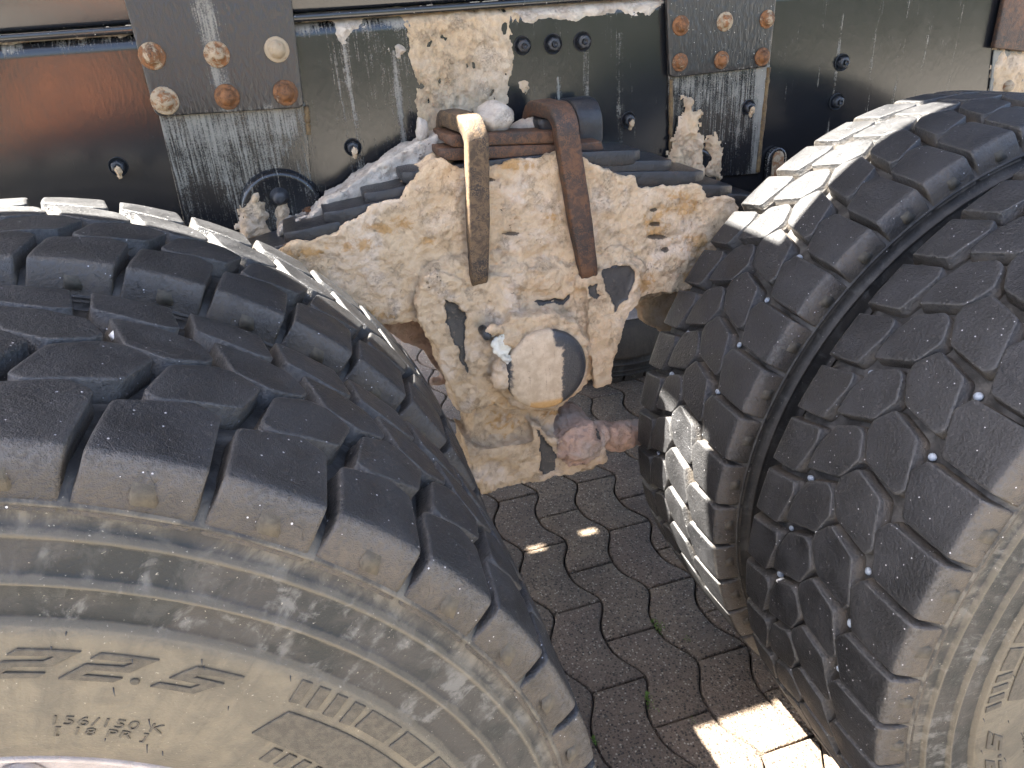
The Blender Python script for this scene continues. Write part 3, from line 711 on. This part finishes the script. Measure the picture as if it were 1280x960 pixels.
# ---- mud that clings to flat faces: height fields
def splat(name, px, Y, amp, mat, parent, cell=.003, edge=.010, rough=.9, fx=(30, 30), stain=None, pit=0.0, holes=.35):
    P = [(p.x, p.z) for p in (at(a, b, Y) for a, b in px)]
    x0, x1 = min(p[0] for p in P)-.012, max(p[0] for p in P)+.012; z0, z1 = min(p[1] for p in P)-.012, max(p[1] for p in P)+.012
    nx, nz = int((x1-x0)/cell)+1, int((z1-z0)/cell)+1; bm = bmesh.new(); V = {}; H = {}
    for i in range(nx):
        for j in range(nz):
            x, z = x0+i*cell, z0+j*cell
            sdv = sdist(x, z, P) + .006*fb(x*fx[0]*1.6, z*fx[1]*1.6, Y*7)
            h = amp*(sstep(-edge*.3, edge, sdv)*1.0 - .25) + amp*rough*.55*fb(x*fx[0], z*fx[1], 3.1, 4) + amp*.25*fb(x*150, z*150, 1.7, 2) - amp*holes*max(0, fb(x*70, z*45, 8.2, 3))
            if sdv < -.006: h = min(h, -.0035)
            bend = .0125*min(1.2, max(0, (z-1.252)/.0145))**2 if Y > YF-.003 else 0
            H[i, j] = h; V[i, j] = (x, Y-h+bend, z)
    vv = {}
    def gv(k):
        if k not in vv: vv[k] = bm.verts.new(V[k])
        return vv[k]
    for i in range(nx-1):
        for j in range(nz-1):
            q = [(i, j), (i+1, j), (i+1, j+1), (i, j+1)]
            if max(H[k] for k in q) > -.0018: bm.faces.new([gv(k) for k in q])
    o = sub(name, bm, mat, parent) if parent is not truck else part(name, bm, mat)
    n = len(o.data.vertices); setattr_f(o.data, 'stain', [(stain or 0.0)]*n); setattr_f(o.data, 'pit', [pit]*n); return o
strip = splat('mud_crust', [(478, 2), (500, 20), (508, 60), (515, 100), (520, 165), (545, 190), (642, 190), (636, 120), (640, 60), (645, 14), (660, 2)], YF, .0075, muddusty, rail, .0026, .02, 1.0, (34, 20), .15, .36, 1.0)
splat('mud_crust', [(365, 22), (412, 24), (418, 38), (424, 62), (431, 66), (436, 40), (460, 22), (500, 18), (500, 2), (365, 10)], YF, .0038, mudgrey, rail, .0018, .006)
splat('mud_crust', [(640, 14), (660, 30), (680, 22), (720, 28), (760, 14), (800, 16), (812, 22), (832, 6), (832, -8), (640, 0)], YF, .0038, mudgrey, rail, .0018, .006)
splat('mud_crust', [(-10, 55), (50, 52), (70, 48), (110, 47), (158, 43), (158, 38), (-10, 46)], YF, .003, mudgrey, rail, .0018, .004)
splat('mud_splash', [(649, 103), (655, 99), (661, 103), (661, 109), (656, 116), (650, 110)], YF, .004, mud, rail, .0018, .004)
splat('mud_splash', [(490, 55), (498, 50), (507, 62), (503, 78), (494, 76)], YF, .010, mudgrey, rail, .002, .006)
splat('mud_splash', [(315, 243), (322, 240), (330, 252), (338, 280), (352, 300), (300, 300), (302, 250)], YF-.014, .014, mud, bs1, .0025, .010)
splat('mud_splash', [(346, 238), (360, 238), (366, 285), (345, 290)], YF-.014, .007, mud, bs1, .0025, .008)
splat('mud_splash', [(396, 252), (408, 250), (410, 275), (392, 282)], YF-.002, .008, mud, bs1, .0025, .008)
splat('mud_splash', [(858, 122), (864, 124), (866, 140), (873, 142), (873, 165), (880, 175), (882, 226), (835, 226), (838, 190), (850, 165)], YF-.016, .015, mud, bs2, .0025, .010)
splat('mud_splash', [(884, 176), (895, 172), (902, 188), (900, 226), (876, 226)], YF-.010, .012, mud, bs2, .0025, .010)
splat('mud_crust', [(1246, 62), (1330, 66), (1330, 190), (1236, 150)], YF-.004, .006, mud, gr3, .004, .012, 1.0, (30, 18), .3, .1, .7)

# ---- leaf spring
spring = hold('leaf_spring')
SY0, SY1 = .692, .792
tips = [((502, 216), (802, 187)), ((455, 242), (842, 200)), ((404, 266), (881, 214)), ((354, 292), (917, 232))]
def leaf(xa, za, xb, zb, k, t, y0, y1):
    bm = bmesh.new(); n = 26; R = []
    for i in range(n+1):
        x = xa+(xb-xa)*i/n; u = (x-xa)/(xb-xa); base = za+(zb-za)*u + k*((xb-xa)/2)**2*(1-(2*u-1)**2)
        e = min(i, n-i); tt = t*(.62 if e == 0 else (.9 if e == 1 else 1)); ins = .010 if e == 0 else 0
        R.append([(x, y0+ins, base), (x, y1-ins, base), (x, y1-ins, base-tt), (x, y0+ins, base-tt)])
    rings(bm, R, True, True, True); bmesh.ops.recalc_face_normals(bm, faces=bm.faces[:]); bevel(bm, .0022, 2, 40)
    return bm
for (a, b) in tips:
    A = at(a[0], a[1], SY0); B = at(b[0], b[1], SY0); sharp(sub('leaf', leaf(A.x, A.z, B.x, B.z, .2, .0245, SY0-.006+random.uniform(-.002, .002), SY1), steel_dk, spring), 30)
A = at(354, 292, SY0); B = at(917, 232, SY0)
for i in range(1, 6): sub('leaf', leaf(A.x-.06*i, A.z-.024*i, B.x+.06*i, B.z-.026*i, .2, .019, SY0, SY1), steel_dk, spring)
for i in range(2):
    A = at(548-8*(-i), 186-17*i, SY0); B = at(728+4*(-i), 180-17*i, SY0); sub('leaf', leaf(A.x, A.z, B.x, B.z, .1, .019, SY0-.001, SY1), rust_dk, spring)

# ---- mud bodies
STAINS = [(475, 285, 30, 9), (385, 318, 35, 12), (440, 305, 40, 10), (460, 395, 45, 10), (500, 280, 25, 12), (852, 258, 26, 24), (822, 285, 26, 22), (872, 310, 22, 22), (866, 345, 20, 12), (806, 352, 14, 18), (660, 188, 40, 8), (640, 205, 40, 10), (688, 516, 26, 6), (575, 395, 10, 12), (540, 300, 20, 8), (625, 525, 26, 22), (690, 270, 14, 6)]
PITS = [(628, 585, 26, 12), (725, 562, 26, 9), (590, 600, 10, 12), (770, 395, 18, 26), (748, 420, 8, 40), (700, 285, 50, 12), (660, 230, 40, 6), (850, 270, 30, 8), (818, 263, 7, 3), (820, 281, 9, 4), (822, 297, 16, 4), (833, 313, 7, 4), (640, 293, 14, 3), (612, 225, 10, 3)]
def mudbody(name, bm, mat, parent, vox=.004, amp=.006, chips=(), fine=.0016, world=True, sc=1.0):
    me = remesh(bm, vox); st = []; pt = []; nv = len(me.vertices)
    nrm = [Vector(v.normal) for v in me.vertices]; chip = [0.0]*nv
    for i, v in enumerate(me.vertices):
        c = v.co; px, py = proj(c)
        s0 = 0; p0 = 0
        for sx, sy, rx, ry in STAINS: s0 = max(s0, math.exp(-((px-sx)/rx)**2-((py-sy)/ry)**2))
        for qi, (sx, sy, rx, ry) in enumerate(PITS): p0 = max(p0, (.42 if qi < 8 else 1.0)*math.exp(-((px-sx)/rx)**2-((py-sy)/ry)**2))
        st.append(s0*.9); pt.append(p0)
        h = amp*fb(c.x*22*sc, c.y*22*sc, c.z*22*sc, 4) + fine*1.3*fb(c.x*110, c.y*110, c.z*110, 3) - .0035*max(0, fb(c.x*60, c.y*60, c.z*60+4, 3)-.25) - .0030*max(0, fb(c.x*150, c.y*150, c.z*150+2, 2)-.42)*3 - .0010*max(0, .22-abs(fb(c.x*45, c.y*45, c.z*45+9, 3)))/.22 - .006*p0
        if nrm[i].y < .1:
            for P in chips:
                dd = sdist(px+4*fb(c.x*50, 0, c.z*50), py+4*fb(c.x*50, 5, c.z*50), P)
                if dd > -1.5: chip[i] = max(chip[i], sstep(-1.5, 1.5, dd))
        if chip[i] > 0: h = h*(1-chip[i]) + chip[i]*(-.006+.0006*fb(c.x*80, c.y*80, c.z*80))
        v.co = c + nrm[i]*h
    mats = [mat]
    o = sub(name, me, mats, parent) if parent is not truck else part(name, me, mats)
    setattr_f(o.data, 'stain', st); setattr_f(o.data, 'pit', pt); setattr_f(o.data, 'chip', chip); return o
# crust over the face of the spring
bm = bmesh.new()
pxprism(bm, [(330, 330), (364, 306), (424, 292), (434, 278), (455, 268), (466, 256), (503, 248), (508, 236), (526, 210), (548, 200), (580, 212), (610, 208), (700, 190), (722, 192), (738, 203), (764, 213), (772, 219), (795, 222), (800, 234), (832, 233), (878, 232), (884, 249), (906, 243), (919, 250), (928, 270), (960, 300), (960, 330), (860, 362), (800, 372), (700, 390), (520, 404), (430, 408), (330, 390)], .6445, .705)
mudbody('mud_crust', bm, mud, spring, .0028, .0065)
# loose grit lying on the stepped leaf ends
bm = bmesh.new()
pxprism(bm, [(346, 300), (352, 284), (388, 272), (408, 250), (430, 240), (446, 224), (470, 210), (492, 196), (520, 182), (548, 168), (600, 172), (600, 190), (540, 200), (510, 215), (500, 230), (460, 240), (450, 256), (410, 262), (400, 284)], .712, .775)
for a, b, r in ((600, 168, .016), (622, 166, .018), (640, 164, .016), (655, 160, .018), (668, 154, .014), (686, 158, .012)):
    lump(bm, at_s(a, b, .715), r, (1.3, 1, .8))
mudbody('loose_mud', bm, mudgrey, spring, .003, .0045, fine=.0018, sc=2.2)
# saddle / trunnion bracket under the spring
bm = bmesh.new()
pxprism(bm, [(536, 350), (560, 338), (600, 335), (740, 330), (795, 340), (778, 395), (762, 440), (735, 480), (690, 512), (630, 512), (600, 495), (585, 470), (556, 425), (530, 385)], .636, .74)
pxprism(bm, [(532, 348), (545, 338), (560, 345), (582, 352), (592, 380), (598, 420), (603, 470), (600, 505), (590, 520), (576, 520), (562, 485), (546, 440), (524, 405), (519, 380)], .622, .68)
pxprism(bm, [(590, 345), (640, 345), (650, 400), (640, 440), (626, 500), (600, 515), (594, 470)], .622, .68)
pxprism(bm, [(733, 352), (752, 334), (792, 330), (799, 336), (800, 376), (780, 408), (770, 448), (764, 482), (746, 485), (741, 462), (736, 420)], .620, .68)
pxprism(bm, [(560, 300), (740, 300), (760, 345), (550, 352)], .644, .70)
hc = at_s(684, 464, .585)
for a_, b_, r_ in ((545, 345, .022), (565, 338, .024), (590, 330, .022), (770, 328, .026), (790, 336, .02), (745, 338, .022), (680, 345, .03), (640, 350, .03)): lump(bm, at_s(a_, b_, .645), r_, (1.3, .6, 1.3))
lathe_y(bm, [(.632, .060), (.632, .080), (.642, .087), (.70, .092), (.77, .094)], 40, hc.x, hc.z)
pxprism(bm, [(622, 420), (640, 398), (690, 392), (722, 404), (738, 430), (640, 460)], .597, .66)
lump(bm, at_s(640, 425, .597), .016, (1.3, .8, 1)); lump(bm, at_s(628, 470, .60), .02, (1, .8, 1.6)); lump(bm, at_s(618, 412, .592), .010, (1.6, 1, .9))
for a_, b_, r_ in ((600, 356, .020), (588, 350, .014), (612, 352, .014), (744, 352, .020), (730, 352, .016), (757, 346, .014)): lump(bm, at_s(a_, b_, .634), r_, (1.2, .75, .9))
chips = [[(558, 374), (568, 380), (582, 392), (582, 420), (585, 470), (580, 460), (568, 425), (558, 405)],
         [(752, 338), (766, 332), (785, 330), (793, 342), (792, 360), (780, 380), (770, 390), (764, 372), (757, 356)],
         [(735, 362), (746, 354), (752, 372), (746, 378)],
         [(664, 376), (690, 374), (716, 370), (704, 380), (678, 382)]]
trun = mudbody('trunnion_bracket', bm, mud, truck, .0028, .0065, chips)
# hub cap
bm = bmesh.new(); lathe_y(bm, [(-.004, .001), (-.0038, .030), (-.0028, .056), (-.0005, .0665), (.003, .0708), (.008, .0722), (.035, .0722)], 72)
for v in bm.verts: v.co.y += .0006*fb(v.co.x*60, v.co.z*60, 2)
hub = obj('hub_cap', bm, hub_m, trun); hub.location = (hc.x, .618, hc.z); hub.rotation_euler = (0, R_(3), 0)
# white lime splash on the upper left of the cap
bm = bmesh.new()
rl = random.Random(3)
for k in range(26):
    u = k/25; lump(bm, at_s(620+26*u+rl.gauss(0, 5), 420+44*u+rl.gauss(0, 4), .594-.006*u), rl.uniform(.003, .0085), (1.1, .45, 1.1))
limem = mat_mud('pale_lime', (.70, .66, .55), (.60, .54, .42), (.74, .72, .66)); mudbody('pale_splash', bm, limem, trun, .0016, .003, fine=.0012)
bm = bmesh.new(); q = at_s(609, 420, .590); tube(bm, [q+Vector((0, .03, 0)), q, q+Vector((.0, -.004, 0))], [.008, .008, .005], 12); sub('grease_nipple', bm, boltblack, trun)
# lower arm with rod joint
bm = bmesh.new()
pxprism(bm, [(582, 556), (600, 562), (690, 548), (752, 556), (757, 566), (756, 574), (745, 590), (700, 596), (603, 619), (594, 600)], .612, .72)
pxprism(bm, [(596, 505), (700, 505), (694, 545), (700, 575), (604, 585), (588, 560)], .640, .73)
pxprism(bm, [(664, 530), (676, 534), (690, 560), (704, 578), (672, 590)], .612, .66)
lump(bm, at_s(612, 560, .65), .042, (1.2, 1, .8)); lump(bm, at_s(600, 545, .66), .03, (1, 1, .8))
lump(bm, at_s(748, 570, .630), .016, (1.3, 1, 1.2)); lump(bm, at_s(590, 596, .625), .02, (1, 1, 1.3))
arm = mudbody('lower_arm', bm, mud, truck, .0038, .008, [[(672, 538), (680, 546), (694, 568), (697, 580), (694, 590), (676, 594), (676, 560)]], fine=.0022)
bm = bmesh.new()
j = at_s(714, 543, .655)
tube(bm, [j+Vector((0, -.045, 0)), j+Vector((0, .06, 0))], .047, 24); lump(bm, j+Vector((.004, -.03, .004)), .044, (1, .8, 1)); lump(bm, j+Vector((.045, -.01, -.005)), .03)
e1 = at_s(742, 546, .66); e2 = at_s(800, 540, .66)
dr = (e2-e1); tube(bm, [j, e1, e1+dr, e1+dr*2, e1+dr*4.5], [.030, .030, .027, .027, .027], 20)
for k in range(6): lump(bm, e1+dr*(.2+.3*k)+Vector((0, -.01, .012+.006*math.sin(k*2.3))), .020, (1.2, .9, .8))
mudbody('torque_rod', bm, mudpink, truck, .0040, .007, [[(745, 532), (750, 536), (752, 552), (748, 552)]], fine=.0024)
# stop bracket behind right, shaded bracket behind left
bm = bmesh.new(); pxprism(bm, [(796, 376), (846, 362), (880, 380), (870, 420), (838, 428), (826, 414), (806, 404)], .770, .80); mudbody('bump_stop', bm, mud, truck, .004, .004)
bm = bmesh.new(); pxprism(bm, [(470, 405), (522, 400), (545, 425), (566, 480), (538, 483), (540, 477), (555, 474), (530, 440), (500, 425)], .745, .765); mudbody('spring_stop', bm, mudpink, truck, .0035, .003)

# ---- U-bolts: flat bars over the spring
def strap(x_top, x_bot, zt, zb, yf, yb, wd, th, mats, rr=.028, back=.014):
    path = [(x_bot, yf+.035, zb-.03), (x_bot, yf+.012, zb-.012), (x_bot, yf+.001, zb)]; m = 10
    for i in range(1, m): t = i/m; path.append((x_bot+(x_top-x_bot)*t, yf, zb+(zt-rr-zb)*t))
    for i in range(7): a = i/6*math.pi/2; path.append((x_top, yf+rr-rr*math.cos(a), zt-rr+rr*math.sin(a)))
    for i in range(7): a = i/6*math.pi/2; path.append((x_top, yb-rr+rr*math.sin(a), zt-rr+rr*math.cos(a)))
    path = [(p[0]-back*max(0, (p[1]-yf)/(yb-yf)), p[1], p[2]) if i > 13 else p for i, p in enumerate(path)] + [(x_top-back, yb, zt-rr-.03), (x_top-back, yb, zt-.11)]
    bm = bmesh.new(); R = []
    for i, p in enumerate(path):
        a = Vector(path[max(i-1, 0)]); b = Vector(path[min(i+1, len(path)-1)]); t = (b-a).normalized(); u = Vector((1, 0, 0)); nrm = t.cross(u).normalized()
        u = nrm.cross(t).normalized(); p = Vector(p); k = 1 if i > 5 else .70+.05*i; row = []
        for q in range(12):
            an = q/12*2*math.pi; cx, cy = math.cos(an), math.sin(an); e = .26
            row.append(p+u*(wd/2*k*math.copysign(abs(cx)**e, cx))+nrm*(th/2*math.copysign(abs(cy)**e, cy)))
        R.append(row)
    rings(bm, R, True, True, True); bmesh.ops.recalc_face_normals(bm, faces=bm.faces[:])
    for it in range(1): bmesh.ops.subdivide_edges(bm, edges=[e for e in bm.edges if e.calc_length() > .009], cuts=1, use_grid_fill=True)
    for v in bm.verts: v.co += Vector((1, 1, 1))*.0009*fb(v.co.x*60, v.co.y*60, v.co.z*60)
    return bm
a = at_s(592, 152, .632); b = at_s(599, 346, .622)
ub1 = part('u_bolt', strap(a.x, b.x, a.z-.004, b.z, .660, .795, .034, .026, strap_m), strap_m, label='pale muddy strap bolt at the left of the spring')
bm = bmesh.new(); pxprism(bm, [(556, 216), (566, 214), (570, 232), (556, 236)], .67, .70)
for a_, b_, r in ((560, 205, .010), (552, 226, .012)): lump(bm, at_s(a_, b_, .70), r, (.8, 1, 1.2))
mudbody('mud_cake', bm, limem, ub1, .003, .003)
a = at_s(706, 136, .632); b = at_s(737, 342, .622)
ub2 = part('u_bolt', strap(a.x, b.x, a.z-.004, b.z, .664, .775, .037, .024, rust_dk, .032), rust_dk, label='rust brown strap bolt at the right of the spring')
a = at_s(730, 132, .735)
ub3 = part('u_bolt', strap(a.x, a.x, a.z, a.z-.07, .752, .812, .044, .026, steel_dk, .025), steel_dk)
bm = bmesh.new(); pxprism(bm, [(700, 182), (752, 176), (756, 188), (700, 196)], .668, .76); bevel(bm, .003); part('clamp_block', bm, rust_dk, smooth=False)
bm = bmesh.new(); pxprism(bm, [(672, 152), (692, 140), (704, 152), (702, 180), (680, 178)], .675, .76); bevel(bm, .008, 3); part('clamp_block', bm, steel_dk)

# ------------------------------------------------------------------ loose things
def stone(name, c, r, mat, label, cat, sc=(1, .8, .7), group=None, seed=1, fr=1.0, amp=.25):
    bm = bmesh.new(); bmesh.ops.create_icosphere(bm, subdivisions=3, radius=1)
    for v in bm.verts:
        q = v.co.copy(); k = 1+amp*fb(q.x*fr+seed, q.y*fr, q.z*fr, 3); v.co = Vector((q.x*sc[0], q.y*sc[1], q.z*sc[2]))*r*k
    o = obj(name, bm, mat, None, label=label, category=cat); o.location = c
    if 'grit' in mat.name or 'mud' in mat.name:
        setattr_f(o.data, 'stain', [0]*len(o.data.vertices)); setattr_f(o.data, 'pit', [0]*len(o.data.vertices))
    if group: o['group'] = group
    return o
stone('mud_clod', at(617, 147, .73), .031, mudgrey, 'rounded clod of dried mud on top of the leaf spring between the strap bolts', 'mud clod', (1, .9, .72), seed=4, fr=1.3, amp=.35)
stone('mud_clod', at(527, 163, .775), .014, mudgrey, 'small upright mud clod left of the pale strap bolt', 'mud clod', (.7, .7, 1.4), seed=9, amp=.3)
def cyl_pt(px, py, X, r):
    v = (_f*FPX + CR*(px-640) + CU*(480-py)).normalized(); ox, oz = CAM.x-X, CAM.z-ZC
    A = v.x**2+v.z**2; B = ox*v.x+oz*v.z; Cc = ox*ox+oz*oz-r*r; D = B*B-A*Cc
    return CAM + v*((-B-math.sqrt(max(D, 0)))/A)
G = 'stones wedged in the tyre treads'
for i, (x, y, X, r, l) in enumerate(((151, 420, XL, .0085, 'white stone chip wedged high in the left outer tyre tread'),
        (447, 601, XL, .0052, 'pale round pebble in the groove of the left outer tyre shoulder'),
        (541, 657, XL, .0050, 'pale pebble lowest in the grooves of the left outer tyre'),
        (1025, 665, XR, .0062, 'white stone chip between two blocks of the right outer tyre, topmost of its three'),
        (977, 727, XR, .0070, 'pinkish white chip wedged low in the right outer tyre, left of its neighbour'),
        (1006, 732, XR, .0045, 'tiny white chip low in the right outer tyre, right of the pinkish one'))):
    stone('pebble', cyl_pt(x, y, X, RT-.008), r, pebble_m, l, 'pebble', (1, .8, .75), G, seed=i*3.3, amp=.35)
# moss in the joints
bm = bmesh.new(); rng = random.Random(11)
for px, py, n, rx, ry in ((822, 782, 70, .009, .018), (812, 876, 80, .006, .026), (743, 925, 34, .005, .012), (866, 900, 14, .006, .01), (805, 596, 14, .01, .006), (860, 800, 12, .008, .01)):
    v = _f*FPX + CR*(px-640) + CU*(480-py); c = CAM+v*(-CAM.z/v.z)
    for k in range(n):
        a = rng.uniform(0, 6.28); b0 = Vector((c.x+rng.gauss(0, rx*.5), c.y+rng.gauss(0, ry*.5), -.006)); h = rng.uniform(.003, .008); wd = rng.uniform(.0012, .003)
        t = Vector((math.cos(a), math.sin(a), 0)); s2 = Vector((-t.y, t.x, 0))
        m_ = b0+Vector((0, 0, h*.7))+t*h*.4; e = b0+Vector((0, 0, h))+t*h*1.1
        v1 = [bm.verts.new(q) for q in (b0-s2*wd*.3, b0+s2*wd*.3, m_+s2*wd, e, m_-s2*wd)]; bm.faces.new(v1)
obj('moss', bm, greenm, None, smooth=False, kind='stuff', label='small tufts of green moss growing in the paver joints', category='moss')

# red heap added out of view for an orange reflection in the glossy rail
bm = bmesh.new(); nx, ny = 60, 24; gv = []
for i in range(nx):
    row = []
    for j in range(ny):
        x = -3.3+1.9*i/(nx-1); y = -8.8+2.0*j/(ny-1); e = math.sin(math.pi*i/(nx-1))**.6*math.sin(math.pi*j/(ny-1))**.8
        row.append(bm.verts.new((x, y, -.05+1.35*e+.25*e*fb(x*.8, y*.8, 1, 4))))
    gv.append(row)
for i in range(nx-1):
    for j in range(ny-1): bm.faces.new((gv[i][j], gv[i+1][j], gv[i+1][j+1], gv[i][j+1]))
obj('reflection_heap', bm, mat_plain('reflection_red', (.45, .16, .07), .95, 3, .3), None, kind='structure', label='added unseen red heap behind the camera, there for its reflection', category='reflection prop')

# dense hedge added out of view to darken reflections in the chassis paint
bm = bmesh.new(); nx, nz = 150, 16; R = []
for i in range(nx):
    x = -16+32*i/(nx-1); row = []
    for j in range(nz):
        a = math.pi*j/(nz-1); p = Vector((x, -10.2+1.1*math.cos(a), max(-.02, 2.7*math.sin(a)**.45)))
        k = .28*fb(x*1.3, p.y*1.3, p.z*1.3, 4); row.append(p+Vector((0, math.cos(a)*k, math.sin(a)*k)))
    R.append(row)
rings(bm, R, False); bmesh.ops.recalc_face_normals(bm, faces=bm.faces[:])
obj('backdrop', bm, mat_plain('backdrop_green', (.040, .055, .022), .7, 9, .7), None, kind='stuff', label='dense dark hedge added unseen behind the camera for reflections', category='backdrop')
